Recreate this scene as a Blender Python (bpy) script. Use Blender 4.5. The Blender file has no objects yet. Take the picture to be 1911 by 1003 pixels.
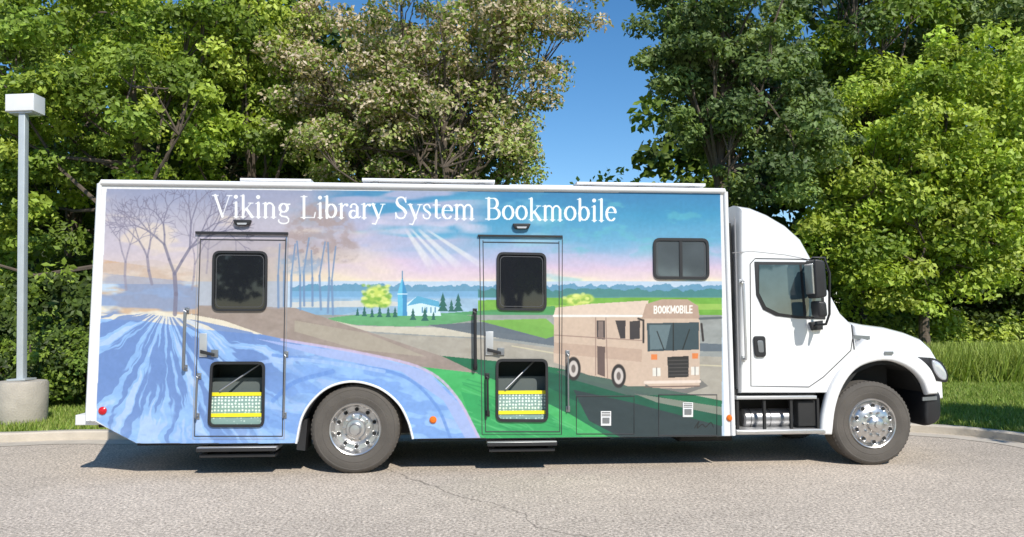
import bpy, bmesh, math
import numpy as np
from mathutils import Vector, Matrix
rng = np.random.default_rng(7)
scn = bpy.context.scene
scn.view_settings.view_transform = 'Standard'
scn.view_settings.look = 'None'
scn.view_settings.exposure = 0

# ------------------------------------------------------------------ survey
F, CU, CV, CH, PIT = 867.0, 600.0, 315.0, 1.78, math.radians(4.0)
K = 630/590.0
SP, CP = math.sin(PIT), math.cos(PIT)
def ray(u, v):
    a = (u-CU)/F; b = (CV-v*K)/F
    return a, CP-b*SP, SP+b*CP
def W(u, v, Y):
    x, y, z = ray(u, v); t = Y/y
    return x*t, CH+z*t
def G(u, v, z0=0.0):
    x, y, z = ray(u, v); t = (z0-CH)/z
    return x*t, y*t
_r = G(415, 521); _f = G(1027, 512)
VO = Vector((_r[0], _r[1], 0)); VA = math.atan2(_f[1]-_r[1], _f[0]-_r[0]); FX = math.hypot(_f[0]-_r[0], _f[1]-_r[1])
ca, sa = math.cos(VA), math.sin(VA)
OX, OY = -VO.x, -VO.y
OLX, OLY = OX*ca+OY*sa, -OX*sa+OY*ca
def P(u, v, yl=0.0):
    """measured elevation -> metres on a vehicle plane"""
    x, y, z = ray(u, v)
    dx, dy = x*ca+y*sa, -x*sa+y*ca
    t = (yl-OLY)/dy
    return (OLX+dx*t, CH+z*t)
def PP(pts, yl=0.0):
    return [P(u, v, yl) for u, v in pts]

# ------------------------------------------------------------------ materials
def srgb(c):
    c = np.array(c, float)/255.0
    return np.where(c <= 0.04045, c/12.92, ((c+0.055)/1.055)**2.4)
MATS = {}
def mat(name, col, rough=0.5, metal=0.0, var=0.08, scale=6.0, bump=0.0, bscale=60, coat=0.0, spec=0.5):
    if name in MATS: return MATS[name]
    m = bpy.data.materials.new(name); m.use_nodes = True
    nt = m.node_tree; b = nt.nodes['Principled BSDF']
    tc = nt.nodes.new('ShaderNodeTexCoord')
    n = nt.nodes.new('ShaderNodeTexNoise'); n.inputs['Scale'].default_value = scale; n.inputs['Detail'].default_value = 6
    nt.links.new(tc.outputs['Object'], n.inputs['Vector'])
    r = nt.nodes.new('ShaderNodeMix'); r.data_type = 'RGBA'
    c = np.array(col)
    r.inputs['A'].default_value = (*np.clip(c*(1-var), 0, 1), 1)
    r.inputs['B'].default_value = (*np.clip(c*(1+var), 0, 1), 1)
    nt.links.new(n.outputs['Fac'], r.inputs['Factor'])
    nt.links.new(r.outputs['Result'], b.inputs['Base Color'])
    b.inputs['Roughness'].default_value = rough
    b.inputs['Metallic'].default_value = metal
    b.inputs['Coat Weight'].default_value = coat
    b.inputs['Coat Roughness'].default_value = 0.05
    b.inputs['Specular IOR Level'].default_value = spec
    if bump > 0:
        n2 = nt.nodes.new('ShaderNodeTexNoise'); n2.inputs['Scale'].default_value = bscale
        nt.links.new(tc.outputs['Object'], n2.inputs['Vector'])
        bp = nt.nodes.new('ShaderNodeBump'); bp.inputs['Strength'].default_value = bump; bp.inputs['Distance'].default_value = 0.02
        nt.links.new(n2.outputs['Fac'], bp.inputs['Height'])
        nt.links.new(bp.outputs['Normal'], b.inputs['Normal'])
    MATS[name] = m
    return m

WHITE = mat('white_paint', (0.8, 0.8, 0.8), 0.25, 0, 0.04, 1.5, coat=0.8)
WHITE2 = mat('white_trim', (0.76, 0.76, 0.76), 0.4, 0, 0.05)
BLACK = mat('black_plastic', (0.02, 0.02, 0.022), 0.45, 0, 0.3)
SEAM = mat('seam', (0.05, 0.05, 0.055), 0.7, 0, 0.2)
DARK = mat('chassis_dark', (0.018, 0.018, 0.018), 0.8, 0, 0.4)
INNER = mat('interior_dark', (0.10, 0.12, 0.12), 0.9)
GLASS = mat('tinted_glass', (0.014, 0.016, 0.02), 0.03, 0, 0.1, spec=0.6)
CGLASS = mat('cab_glass', (0.06, 0.10, 0.115), 0.03, 0, 0.7, 2.5, spec=1.0)
SGLASS = mat('slider_glass', (0.08, 0.095, 0.105), 0.06, 0, 0.3, 3.0, spec=0.8)
CHROME = mat('polished_aluminium', (0.62, 0.61, 0.6), 0.3, 0.9, 0.15, 8)
TANKM = mat('tank_metal', (0.3, 0.3, 0.31), 0.4, 0.8, 0.3, 6)
STEEL = mat('steel_rail', (0.32, 0.33, 0.35), 0.35, 0.8, 0.1)
ALU = mat('aluminium', (0.62, 0.62, 0.62), 0.4, 0.7, 0.1, 10)
TYRE = mat('tyre_rubber', (0.095, 0.084, 0.073), 0.85, 0, 0.35, 4, bump=0.3, bscale=90)
RED = mat('red_lens', (0.55, 0.01, 0.02), 0.25)
ORANGE = mat('orange_lens', (0.75, 0.16, 0.01), 0.25)
YELLOW = mat('yellow_strip', (0.8, 0.7, 0.02), 0.5)
GALV = mat('galvanised', (0.5, 0.54, 0.55), 0.5, 0.3, 0.1)
LABEL = mat('label_white', (0.7, 0.7, 0.7), 0.5)
CONC = mat('concrete', (0.42, 0.38, 0.32), 0.9, 0, 0.25, 5, bump=0.4, bscale=40)
LAMPG = mat('lamp_lens', (0.6, 0.62, 0.65), 0.08, 0.3, 0.2)
SEAMG = mat('seam_grey', (.3, .3, .31), .6)
BEAD = mat('window_bead', (.07, .07, .075), .4)

def plate_mat():
    m = bpy.data.materials.new('tread_plate'); m.use_nodes = True
    nt = m.node_tree; b = nt.nodes['Principled BSDF']
    tc = nt.nodes.new('ShaderNodeTexCoord')
    v = nt.nodes.new('ShaderNodeTexVoronoi'); v.inputs['Scale'].default_value = 26; v.inputs['Randomness'].default_value = 0.25
    nt.links.new(tc.outputs['Object'], v.inputs['Vector'])
    r = nt.nodes.new('ShaderNodeValToRGB')
    r.color_ramp.elements[0].position = 0.2; r.color_ramp.elements[0].color = (0.75, 0.85, 0.78, 1)
    r.color_ramp.elements[1].position = 0.4; r.color_ramp.elements[1].color = (0.22, 0.34, 0.31, 1)
    nt.links.new(v.outputs['Distance'], r.inputs['Fac']); nt.links.new(r.outputs['Color'], b.inputs['Base Color'])
    b.inputs['Roughness'].default_value = 0.45
    return m
PLATE = plate_mat()

# ------------------------------------------------------------------ mesh helpers
def finish(me, angle=35, recalc=True):
    bm = bmesh.new(); bm.from_mesh(me)
    if recalc: bmesh.ops.recalc_face_normals(bm, faces=bm.faces)
    th = math.radians(angle)
    for f in bm.faces: f.smooth = True
    for e in bm.edges:
        if len(e.link_faces) == 2:
            if e.calc_face_angle(0) > th: e.smooth = False
        else: e.smooth = False
    bm.to_mesh(me); bm.free()
def obj(name, verts, faces, m, parent=None, angle=35):
    me = bpy.data.meshes.new(name)
    me.from_pydata([tuple(v) for v in verts], [], [tuple(f) for f in faces])
    finish(me, angle)
    o = bpy.data.objects.new(name, me); scn.collection.objects.link(o)
    if m: me.materials.append(m)
    if parent: o.parent = parent
    return o
def empty(name, loc=(0, 0, 0), rz=0.0):
    e = bpy.data.objects.new(name, None); scn.collection.objects.link(e)
    e.location = loc; e.rotation_euler = (0, 0, rz); e.empty_display_size = 0.3
    return e
def rprism(name, pts, y0, y1, m, parent=None, r=0.0, ry=None, segs=4, both=True):
    n = len(pts); p = np.array(pts, float)
    area = 0.5*np.sum(p[:, 0]*np.roll(p[:, 1], -1)-np.roll(p[:, 0], -1)*p[:, 1])
    if area < 0:
        p = p[::-1]
        if not np.isscalar(r): r = list(r)[::-1]
    r = np.full(n, r, float) if np.isscalar(r) else np.array(r, float)
    e1 = p-np.roll(p, 1, 0); e2 = np.roll(p, -1, 0)-p
    n1 = np.stack([-e1[:, 1], e1[:, 0]], 1); n2 = np.stack([-e2[:, 1], e2[:, 0]], 1)
    n1 /= np.linalg.norm(n1, axis=1)[:, None]+1e-9; n2 /= np.linalg.norm(n2, axis=1)[:, None]+1e-9
    nn = n1+n2; nn /= (np.sum(nn*n1, axis=1))[:, None]+1e-6
    rings = []
    if ry is None: ry = float(np.max(r))
    if ry > 0:
        for k in range(segs+1):
            t = math.pi/2*k/segs
            rings.append((y0+ry*(1-math.cos(t)), 1-math.sin(t)))
        far = [(y1-(y-y0), w) for y, w in rings[::-1]] if both else [(y1, 0)]
        rings += far
    else: rings = [(y0, 0), (y1, 0)]
    verts, faces = [], []
    for y, w in rings:
        q = p+nn*(r*w)[:, None]
        verts += [(a, y, b) for a, b in q]
    for k in range(len(rings)-1):
        for i in range(n):
            j = (i+1) % n
            faces.append((k*n+i, k*n+j, (k+1)*n+j, (k+1)*n+i))
    faces.append(tuple(range(n))[::-1]); L = (len(rings)-1)*n
    faces.append(tuple(range(L, L+n)))
    return obj(name, verts, faces, m, parent)
def box(name, x0, x1, y0, y1, z0, z1, m, parent=None, r=0.0):
    return rprism(name, [(x0, z0), (x1, z0), (x1, z1), (x0, z1)], y0, y1, m, parent, r)
def roundrect(pts, rad, seg=5):
    out = []; n = len(pts)
    for i in range(n):
        p = Vector(pts[i]); a = Vector(pts[i-1]); b = Vector(pts[(i+1) % n])
        da = (a-p).normalized()*rad; db = (b-p).normalized()*rad
        for k in range(seg+1):
            t = k/seg
            q = (1-t)**2*(p+da)+2*t*(1-t)*p+t*t*(p+db)
            out.append((q.x, q.y))
    return out
def catmull(pts, seg=6, closed=False):
    pts = [np.array(p, float) for p in pts]; n = len(pts); out = []
    rngi = range(n if closed else n-1)
    for i in rngi:
        p1 = pts[i]; p2 = pts[(i+1) % n]
        p0 = pts[i-1] if (closed or i > 0) else 2*p1-p2
        p3 = pts[(i+2) % n] if (closed or i < n-2) else 2*p2-p1
        for k in range(seg):
            t = k/seg
            out.append(tuple(0.5*(2*p1+(p2-p0)*t+(2*p0-5*p1+4*p2-p3)*t*t+(3*p1-p0-3*p2+p3)*t**3)))
    if not closed: out.append(tuple(pts[-1]))
    return out
def tube_geo(pts, rad, sides=8):
    pts = [Vector(p) for p in pts]; n = len(pts)
    rad = [rad]*n if np.isscalar(rad) else rad
    verts, faces = [], []
    up = Vector((0.13, 0.31, 0.94)).normalized()
    for i, p in enumerate(pts):
        d = (pts[min(i+1, n-1)]-pts[max(i-1, 0)]).normalized()
        s = d.cross(up)
        if s.length < 1e-3: s = d.cross(Vector((1, 0, 0)))
        s.normalize(); t = s.cross(d)
        for k in range(sides):
            a = 2*math.pi*k/sides
            verts.append(p+(s*math.cos(a)+t*math.sin(a))*rad[i])
    for i in range(n-1):
        for k in range(sides):
            k2 = (k+1) % sides
            faces.append((i*sides+k, i*sides+k2, (i+1)*sides+k2, (i+1)*sides+k))
    return verts, faces
def tube(name, pts, rad, m, parent=None, sides=8):
    v, f = tube_geo(pts, rad, sides); n = len(pts)
    f = f+[tuple(range(sides)), tuple(range((n-1)*sides, n*sides))]
    return obj(name, v, f, m, parent, 50)
def lathe(name, prof, cx, cz, m, parent, seg=64, y0=0.0):
    verts, faces = [], []
    n = len(prof)
    for k in range(seg):
        a = 2*math.pi*k/seg
        for r, y in prof: verts.append((cx+r*math.cos(a), y0+y, cz+r*math.sin(a)))
    for k in range(seg):
        k2 = (k+1) % seg
        for i in range(n-1):
            faces.append((k*n+i, k2*n+i, k2*n+i+1, k*n+i+1))
    return obj(name, verts, faces, m, parent, 30)

# ------------------------------------------------------------------ bookmobile
BM = empty('bookmobile', VO, VA)
archpts = [(484, 482), (478, 462), (466, 442), (444, 426), (415, 419), (388, 424), (368, 438), (354, 458), (347, 487)]
arch = catmull(archpts, 5)
outline = [(121, 198), (846, 207.5), (851, 209), (860, 479)]+arch+[(160, 487), (111, 463), (100, 462), (114.5, 202), (117, 199)]
out_l = PP(outline)
def shell():
    n = len(out_l); p = out_l
    verts = [(a, 0.0, b) for a, b in p]+[(a, 2.48, b) for a, b in p]
    faces = [(i, (i+1) % n, n+(i+1) % n, n+i) for i in range(n)]+[tuple(range(n, 2*n))]
    return obj('box_shell', verts, faces, WHITE2, BM)
shell()

# ---- painted side panel: fine grid with per-vertex paint
xs = [p[0] for p in out_l]; zs = [p[1] for p in out_l]
X0, X1, Z0, Z1 = min(xs), max(xs), min(zs), max(zs)
NX, NZ = 1400, 560
gx = np.linspace(X0, X1, NX); gz = np.linspace(Z0, Z1, NZ)
GX, GZ = np.meshgrid(gx, gz)
wx = VO.x+GX*ca; wy = VO.y+GX*sa; wz = GZ-CH
dep = wy*CP+wz*SP
U = CU+F*wx/dep; V = (CV-F*(wz*CP-wy*SP)/dep)/K     # sheet coordinates of the artwork
shape = U.shape
C = np.zeros(shape+(3,))
def inpoly(pts, uu, vv):
    ins = np.zeros(uu.shape, bool); n = len(pts)
    for i in range(n):
        x1, y1 = pts[i]; x2, y2 = pts[(i+1) % n]
        if y1 == y2: continue
        c = ((vv >= min(y1, y2)) & (vv < max(y1, y2)))
        xi = x1+(vv-y1)*(x2-x1)/(y2-y1)
        ins ^= (c & (uu < xi))
    return ins
def noise2(uu, vv, sx, sy, seed=0, octs=4):
    r = np.random.default_rng(seed); out = 0; amp = 1; tot = 0
    for o in range(octs):
        g = r.random((64, 64))
        a = (uu/sx*2**o); b = (vv/sy*2**o)
        i = np.floor(a).astype(int); j = np.floor(b).astype(int)
        fa = a-i; fb = b-j; fa = fa*fa*(3-2*fa); fb = fb*fb*(3-2*fb)
        g00 = g[j % 64, i % 64]; g10 = g[j % 64, (i+1) % 64]; g01 = g[(j+1) % 64, i % 64]; g11 = g[(j+1) % 64, (i+1) % 64]
        out = out+amp*((g00*(1-fa)+g10*fa)*(1-fb)+(g01*(1-fa)+g11*fa)*fb); tot += amp; amp *= 0.55
    return out/tot
def sst(x, a, b):
    t = np.clip((x-a)/(b-a), 0, 1); return t*t*(3-2*t)
def blend(mask, col, alpha=1.0):
    global C
    a = (mask.astype(float)*alpha)[..., None]
    C = C*(1-a)+np.array(col, float)*a
def bbox(pts, pad=2):
    a = np.array(pts); u0, v0 = a.min(0)-pad; u1, v1 = a.max(0)+pad
    m = (U > u0) & (U < u1) & (V > v0) & (V < v1)
    jj = np.where(m.any(1))[0]; ii = np.where(m.any(0))[0]
    if len(jj) == 0 or len(ii) == 0: return None
    return slice(jj[0], jj[-1]+1), slice(ii[0], ii[-1]+1)
def poly(pts, col, alpha=1.0, smooth=0, tex=0.0, seed=1):
    if smooth: pts = catmull(pts, smooth, True)
    s = bbox(pts)
    if s is None: return
    m = inpoly(pts, U[s], V[s]).astype(float)*alpha
    c = np.array(col, float)
    if tex: c = c+((noise2(U[s], V[s], 14, 6, seed)-0.5)*tex*2)[..., None]
    C[s] = C[s]*(1-m[..., None])+c*m[..., None]
def stroke(pts, w, col, alpha=1.0, w2=None, soft=.7):
    n = len(pts)-1
    for i in range(n):
        a, b = np.array(pts[i], float), np.array(pts[i+1], float)
        wa = w if w2 is None else w+(w2-w)*i/n
        s = bbox([a, b], wa+2)
        if s is None: continue
        uu, vv = U[s], V[s]; d = b-a; L = d@d+1e-9
        t = np.clip(((uu-a[0])*d[0]+(vv-a[1])*d[1])/L, 0, 1)
        dist = np.hypot(uu-a[0]-t*d[0], vv-a[1]-t*d[1])
        m = np.clip((wa/2-dist)/soft+0.5, 0, 1)*alpha
        C[s] = C[s]*(1-m[..., None])+np.array(col, float)*m[..., None]
def disc(u, v, ru, rv, col, alpha=1.0, soft=0.15):
    s = bbox([(u-ru, v-rv), (u+ru, v+rv)], 2)
    if s is None: return
    d = np.hypot((U[s]-u)/ru, (V[s]-v)/rv); m = (1-sst(d, 1-soft, 1+soft))*alpha
    C[s] = C[s]*(1-m[..., None])+np.array(col, float)*m[..., None]
def ramp(v, stops):
    ps = [s[0] for s in stops]
    return np.stack([np.interp(v, ps, [s[1][k] for s in stops]) for k in range(3)], -1)
nA = noise2(U, V, 90, 22, 3); nB = noise2(U, V, 40, 14, 5); nC = noise2(U, V, 160, 30, 9)
Vw = V+(nA-0.5)*22
right = ramp(Vw, [(205, (44, 122, 174)), (235, (58, 148, 190)), (262, (106, 170, 205)), (278, (178, 184, 215)), (292, (212, 190, 212)), (303, (226, 205, 205)), (311, (240, 230, 196))])
left = ramp(Vw, [(205, (150, 156, 184)), (240, (182, 178, 192)), (270, (198, 188, 200)), (292, (210, 194, 194)), (311, (230, 212, 182))])
tb = sst(U+(nB-0.5)*90, 330, 490)[..., None]
C = left*(1-tb)+right*tb
cl = sst(nA, 0.55, 0.68)*sst(V, 206, 225)
blend(cl*sst(U, 480, 560), (140, 195, 215), 0.6)
blend(cl*(1-sst(U, 400, 480)), (225, 208, 188), 0.7)
blend(sst(nC, 0.52, 0.62)*sst(U, 340, 420)*(1-sst(U, 520, 600))*(1-sst(V, 262, 285)), (190, 178, 205), 0.75)
blend(sst(nB, 0.56, 0.7)*sst(U, 600, 680)*(1-sst(V, 270, 290)), (95, 185, 195), 0.5)
for (u0, v0, u1, v1, w0, w1) in [(474, 250, 512, 302, 3, 14), (480, 250, 530, 300, 2, 8), (488, 250, 548, 302, 3, 12), (498, 251, 578, 300, 2, 9)]:
    d_ = np.array([u1-u0, v1-v0], float); L_ = np.hypot(*d_); d_ /= L_
    tt = ((U-u0)*d_[0]+(V-v0)*d_[1])/L_; pp = np.abs(-(U-u0)*d_[1]+(V-v0)*d_[0]); ww = (w0+(w1-w0)*np.clip(tt, 0, 1))/2
    blend((1-sst(pp, ww*.5, ww*1.2))*sst(tt, 0, .1)*(1-sst(tt, .5, 1.0)), (242, 238, 228), 0.55)
for k in range(26):
    uu = rng.uniform(440, 560); vv = rng.uniform(236, 256)
    disc(uu, vv, rng.uniform(8, 20), rng.uniform(2, 5), (205, 198, 218), 0.4, 0.6)
blend((V > 309), (186, 206, 226))
m = (V > 313.5+(noise2(U, V*0, 7, 9, 11)-0.5)*7) & (V < 326)
blend(m*(U > 340), (98, 152, 184))
blend(((V > 320) & (V < 330) & (U > 340) & (U < 640)), (120, 172, 214), 0.8)
m = (V > 318+(noise2(U, V*0, 9, 9, 12)-0.5)*7) & (V < 327)
blend(m*(U > 560), (60, 128, 120), 0.8)
poly([(340, 328), (846, 328), (846, 350), (340, 350)], (150, 182, 208), 1, 0, 18)
poly([(560, 330), (640, 327), (846, 327), (846, 348), (700, 346), (560, 342)], (112, 172, 60), 1, 0, 16)
poly([(600, 338), (700, 333), (846, 334), (846, 340), (700, 340)], (160, 195, 90), 0.8)
poly([(520, 344), (650, 336), (655, 352), (600, 352)], (70, 150, 90), 0.9)
poly([(340, 332), (430, 330), (520, 334), (420, 338), (340, 338)], (212, 208, 200), 0.8)
poly([(340, 338), (440, 337), (400, 346), (340, 346)], (120, 165, 200), 0.8)
poly([(340, 346), (846, 346), (846, 482), (340, 482)], (152, 156, 154), 1, 0, 14)
poly([(375, 352), (430, 345), (520, 344), (560, 350), (500, 358), (420, 357)], (95, 165, 110), 1, 4, 12)
poly([(340, 346), (380, 350), (420, 358), (520, 360), (640, 370), (640, 374), (500, 368), (400, 362), (340, 354)], (208, 200, 182), 0.9, 0, 10)
poly([(500, 357), (600, 352), (700, 372), (846, 378), (846, 386), (680, 384), (560, 368)], (94, 106, 118), 0.9)
poly([(560, 352), (640, 350), (660, 366), (640, 372)], (120, 180, 70), 0.9)
poly([(430, 366), (560, 372), (700, 388), (846, 392), (846, 440), (640, 402), (520, 392), (440, 384)], (170, 164, 152), 1, 0, 12)
stroke([(600, 380), (700, 396), (846, 402)], 1.2, (215, 205, 170), 0.8)
# church, bushes, pines
disc(441, 324, 13, 10, (196, 214, 92), 1, 0.3); disc(434, 331, 9, 7, (150, 190, 70), 1, 0.3); disc(449, 331, 9, 7, (170, 200, 80), 1, 0.3)
for k in range(60): disc(rng.uniform(425, 458), rng.uniform(313, 337), 2.4, 1.7, [(225, 232, 130), (120, 170, 60)][k % 2], .7, .5)
poly([(466, 347), (466, 322), (471.5, 304), (477, 322), (477, 347)], (92, 188, 222))
poly([(471.5, 304), (477, 322), (477, 347), (472, 347)], (50, 140, 192))
stroke([(471.5, 298), (471.5, 306)], 1.1, (60, 130, 170)); stroke([(466, 323), (477, 323)], .9, (230, 245, 250))
poly([(477, 347), (477, 333), (488, 326), (512, 330), (517, 347)], (205, 232, 242))
poly([(477, 336), (489, 325), (514, 331), (517, 338), (493, 333)], (84, 168, 205))
for k in range(4): stroke([(495+k*5, 338), (495+k*5, 343)], 1.4, (70, 130, 165))
for (pu, ph, pb) in [(419, 9, 347), (427, 12, 348), (436, 11, 349), (445, 13, 349), (455, 12, 349), (463, 12, 349), (498, 16, 353), (519, 22, 343), (537, 21, 343), (529, 14, 343), (508, 10, 352), (484, 14, 352)]:
    for q in range(3):
        w = ph*0.28*(0.5+0.28*q); top = pb-ph+q*ph*0.27
        poly([(pu-w, top+ph*0.42), (pu, top), (pu+w, top+ph*0.42)], (32, 100, 92))
# green sweep and road
poly([(440, 385), (520, 391), (640, 402), (760, 424), (846, 440), (846, 482), (480, 482)], (26, 108, 74), 1, 0, 10)
poly([(640, 408), (740, 428), (846, 452), (846, 482), (780, 482), (690, 448), (640, 424)], (16, 90, 68), 1, 0, 8)
poly([(672, 428), (740, 442), (846, 468), (846, 484), (735, 484), (690, 462)], (46, 62, 66), 1, 0, 6)
poly([(742, 432), (846, 447), (846, 456), (770, 442)], (140, 140, 128), 0.9)
poly([(470, 390), (540, 404), (600, 424), (670, 456), (720, 484), (480, 484), (480, 400)], (66, 180, 100), 1, 0, 12)
poly([(540, 430), (640, 452), (690, 484), (560, 484)], (44, 162, 92), 0.8)
for k in range(70):
    uu = rng.uniform(520, 690); vv = rng.uniform(415, 478)
    if vv > 396+(uu-500)*.38: stroke([(uu, vv), (uu+rng.uniform(10, 26), vv+rng.uniform(4, 11))], 1.5, [(96, 200, 124), (34, 142, 84)][k % 2], .5)
# brown hill
poly([(225, 335), (345, 338), (430, 364), (520, 392), (560, 410), (430, 396), (330, 385), (225, 360)], (158, 143, 134), 1, 0, 14)
poly([(345, 352), (430, 366), (500, 392), (420, 384), (345, 364)], (176, 168, 150), 0.7)
# blue lawn with painted tree shapes
blue = [(105, 340), (165, 344), (232, 352), (330, 372), (430, 389), (500, 406), (540, 440), (566, 486), (105, 490)]
poly(blue, (140, 182, 234), 1, 0, 16)
poly([(113, 336), (170, 336), (262, 352), (310, 368), (240, 362), (165, 352), (113, 350)], (230, 220, 198), 0.95)
cxu, cxv = 195, 338
wob = (noise2(U, V, 30, 30, 55)-.5)*.2
ang = np.arctan2(V-cxv, (U-cxu))+wob; rad = np.hypot(U-cxu, V-cxv)
nR = noise2(ang*40, rad, 3.2, 70, 21, 3)
inb = inpoly(blue, U, V)
blend(inb*sst(nR, 0.50, 0.55)*(1-sst(rad, 120, 230)), (98, 130, 190), 0.8)
blend(inb*sst(1-nR, 0.60, 0.66)*(1-sst(rad, 110, 240)), (190, 208, 240), 0.6)
nS = noise2(U*.5+V*.9, V-U*.25, 26, 12, 23, 3)
blend(inb*sst(nS, .54, .6)*sst(rad, 110, 200), (110, 152, 220), 0.6)
blend(inb*sst(1-nS, .58, .64)*sst(rad, 110, 200), (172, 194, 236), 0.5)
poly([(300, 372), (430, 390), (500, 408), (545, 450), (562, 486), (548, 486), (520, 440), (470, 408), (380, 392)], (164, 180, 228), 0.9)
stroke(catmull([(330, 373), (430, 389), (498, 406), (535, 436), (564, 486)], 6), 3.0, (198, 180, 212), 0.85)
stroke(catmull([(320, 390), (400, 400), (470, 412), (510, 444), (530, 486)], 6), 3.5, (104, 148, 216), 0.8)
stroke(catmull([(250, 410), (330, 395), (400, 400), (450, 408)], 6), 4, (164, 194, 242), 0.7)
stroke(catmull([(320, 440), (345, 420), (390, 408)], 6), 5, (100, 144, 215), 0.6)
blend((inpoly([(118, 285), (232, 300), (232, 345), (113, 345)], U, V))*sst(nB, 0.42, 0.58), (202, 168, 138), 0.85)
blend((inpoly([(118, 300), (232, 310), (232, 345), (113, 345)], U, V))*sst(nA, 0.5, 0.6), (126, 148, 190), 0.8)
blend((inpoly([(118, 290), (180, 285), (232, 298), (232, 312), (118, 312)], U, V)), (198, 182, 176), 0.5)
blend(inpoly([(232, 262), (337, 262), (337, 340), (232, 336)], U, V), (164, 156, 160), 0.5)
def branch(u, v, a, L, w, depth, r, col, al):
    u2, v2 = u+L*math.cos(a), v-L*math.sin(a)
    mu_ = ((u+u2)/2+r.uniform(-1.5, 1.5), (v+v2)/2)
    stroke([(u, v), mu_, (u2, v2)], w, col, al)
    if depth == 0: return
    k = 2 if r.random() < 0.7 else 3
    for i in range(k):
        na = a+(i-(k-1)/2)*r.uniform(0.5, 0.9)+r.uniform(-0.15, 0.15)
        branch(u2, v2, na, L*r.uniform(0.62, 0.85), max(w*0.66, 0.7), depth-1, r, col, al)
r0 = np.random.default_rng(4)
branch(205, 345, 1.58, 44, 5, 6, r0, (116, 112, 134), 0.75)
branch(178, 312, 1.75, 30, 3.4, 5, r0, (130, 124, 144), 0.7)
branch(148, 318, 1.6, 30, 3, 5, r0, (142, 136, 154), 0.65)
branch(242, 300, 1.5, 26, 2.2, 4, r0, (142, 136, 150), 0.5)
branch(225, 318, 1.45, 28, 2.6, 5, r0, (136, 130, 148), 0.55)
blob = sst(noise2(U, V, 9, 6, 31), 0.42, 0.62)
for (u, v, a, b) in [(375, 258, 46, 34), (352, 275, 26, 20), (398, 275, 26, 16), (378, 236, 30, 16)]:
    d = np.hypot((U-u)/a, (V-v)/b); blend((1-sst(d, 0.75, 1.05))*(0.35+0.65*blob), (166, 148, 146), 0.7)
for k in range(9):
    u = 326+k*8+r0.uniform(-3, 3); vb = 338+r0.uniform(-3, 8); vt = 268+r0.uniform(-8, 8)
    stroke([(u, vb), (u+r0.uniform(-2, 2), (vb+vt)/2), (u+r0.uniform(-6, 6), vt)], 2.6, (108, 138, 176), 0.85, 1)
d = np.hypot((U-352)/32, (V-290)/14); blend((1-sst(d, 0.6, 1.05))*(0.3+0.7*blob), (124, 156, 190), 0.6)
# painted bookmobile
disc(676, 329, 14, 6, (205, 218, 105), 1, 0.3); disc(688, 328, 8, 5, (180, 205, 90), 1, 0.3)
for k in range(30): disc(rng.uniform(660, 694), rng.uniform(322, 335), 2.4, 1.7, [(225, 232, 130), (130, 176, 66)][k % 2], .7, .5)
poly([(652, 408), (668, 416), (735, 434), (800, 434), (830, 424), (820, 416), (700, 402)], (100, 100, 100), 0.7)
tan, tan2, tan3 = (206, 182, 162), (184, 156, 138), (220, 198, 180)
poly([(649, 346), (651, 338), (690, 335), (756, 332), (756, 424), (735, 424), (714, 416), (690, 412), (649, 398)], tan)
poly([(649, 376), (756, 384), (756, 398), (649, 388)], tan2, 0.6)
poly([(651, 338), (690, 334), (760, 330), (757, 345), (649, 346)], tan3)
poly([(752, 420), (752, 350), (757, 334), (775, 330), (805, 330), (817, 336), (820, 352), (820, 424), (800, 427), (765, 426)], tan)
poly([(752, 350), (757, 334), (775, 329), (806, 329), (818, 336), (820, 350)], tan2)
poly([(758, 355), (819, 354), (819, 384), (759, 386)], (60, 78, 86))
poly([(761, 357), (786, 357), (780, 383), (762, 384)], (112, 132, 138), 0.8)
stroke([(789, 355), (789, 385)], 1.2, (30, 30, 32)); stroke([(778, 384), (770, 364)], 1, (20, 20, 20)); stroke([(800, 384), (808, 362)], 1, (20, 20, 20))
poly([(782, 392), (807, 391), (807, 414), (783, 415)], (48, 46, 46))
for k in range(5): stroke([(783, 396+k*4), (807, 395.5+k*4)], .8, (90, 86, 84))
for (u, v) in [(765, 404), (810, 403)]: poly([(u, v), (u+9, v), (u+9, v+9), (u, v+9)], (230, 226, 216))
for (u, v) in [(765, 404), (810, 403)]: stroke([(u+4.5, v), (u+4.5, v+9)], .8, (90, 80, 80))
for (u, v) in [(763, 389), (811, 388)]: poly([(u, v), (u+7, v), (u+7, v+6), (u, v+6)], (226, 130, 66))
stroke([(756, 420), (820, 419)], 3.2, (232, 214, 200)); stroke([(756, 425), (820, 424)], 1.3, (110, 90, 84))
poly([(738, 353), (750, 352), (750, 372), (738, 373)], (62, 56, 60)); poly([(721, 352), (733, 352), (733, 372), (727, 372)], (62, 56, 60))
stroke([(748, 350), (754, 352), (754, 376)], 2.2, (50, 44, 46)); stroke([(822, 356), (824, 374)], 2.5, (50, 44, 46))
poly([(699, 352), (709, 352), (709, 373), (699, 372)], (72, 62, 64)); poly([(700, 380), (709, 381), (709, 414), (700, 411)], (104, 86, 82))
poly([(701, 353), (707, 353), (707, 371), (701, 370)], (190, 165, 150), .5)
stroke([(649, 347), (752, 347)], 2.4, (240, 236, 230)); stroke([(649, 368), (752, 374)], 1, (156, 130, 118)); stroke([(710, 349), (712, 416)], 1, (150, 124, 114)); stroke([(698, 349), (698, 412)], 1, (150, 124, 114))
stroke([(820, 350), (845, 349)], 2.6, (90, 100, 105))
for (u, v) in [(672, 405), (725, 413)]:
    disc(u, v, 8.5, 13, (50, 46, 46), 1, .08); disc(u, v, 5.5, 9, (205, 196, 190), 1, .1); disc(u, v, 2.5, 4.5, (110, 100, 96), 1, .2)
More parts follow.
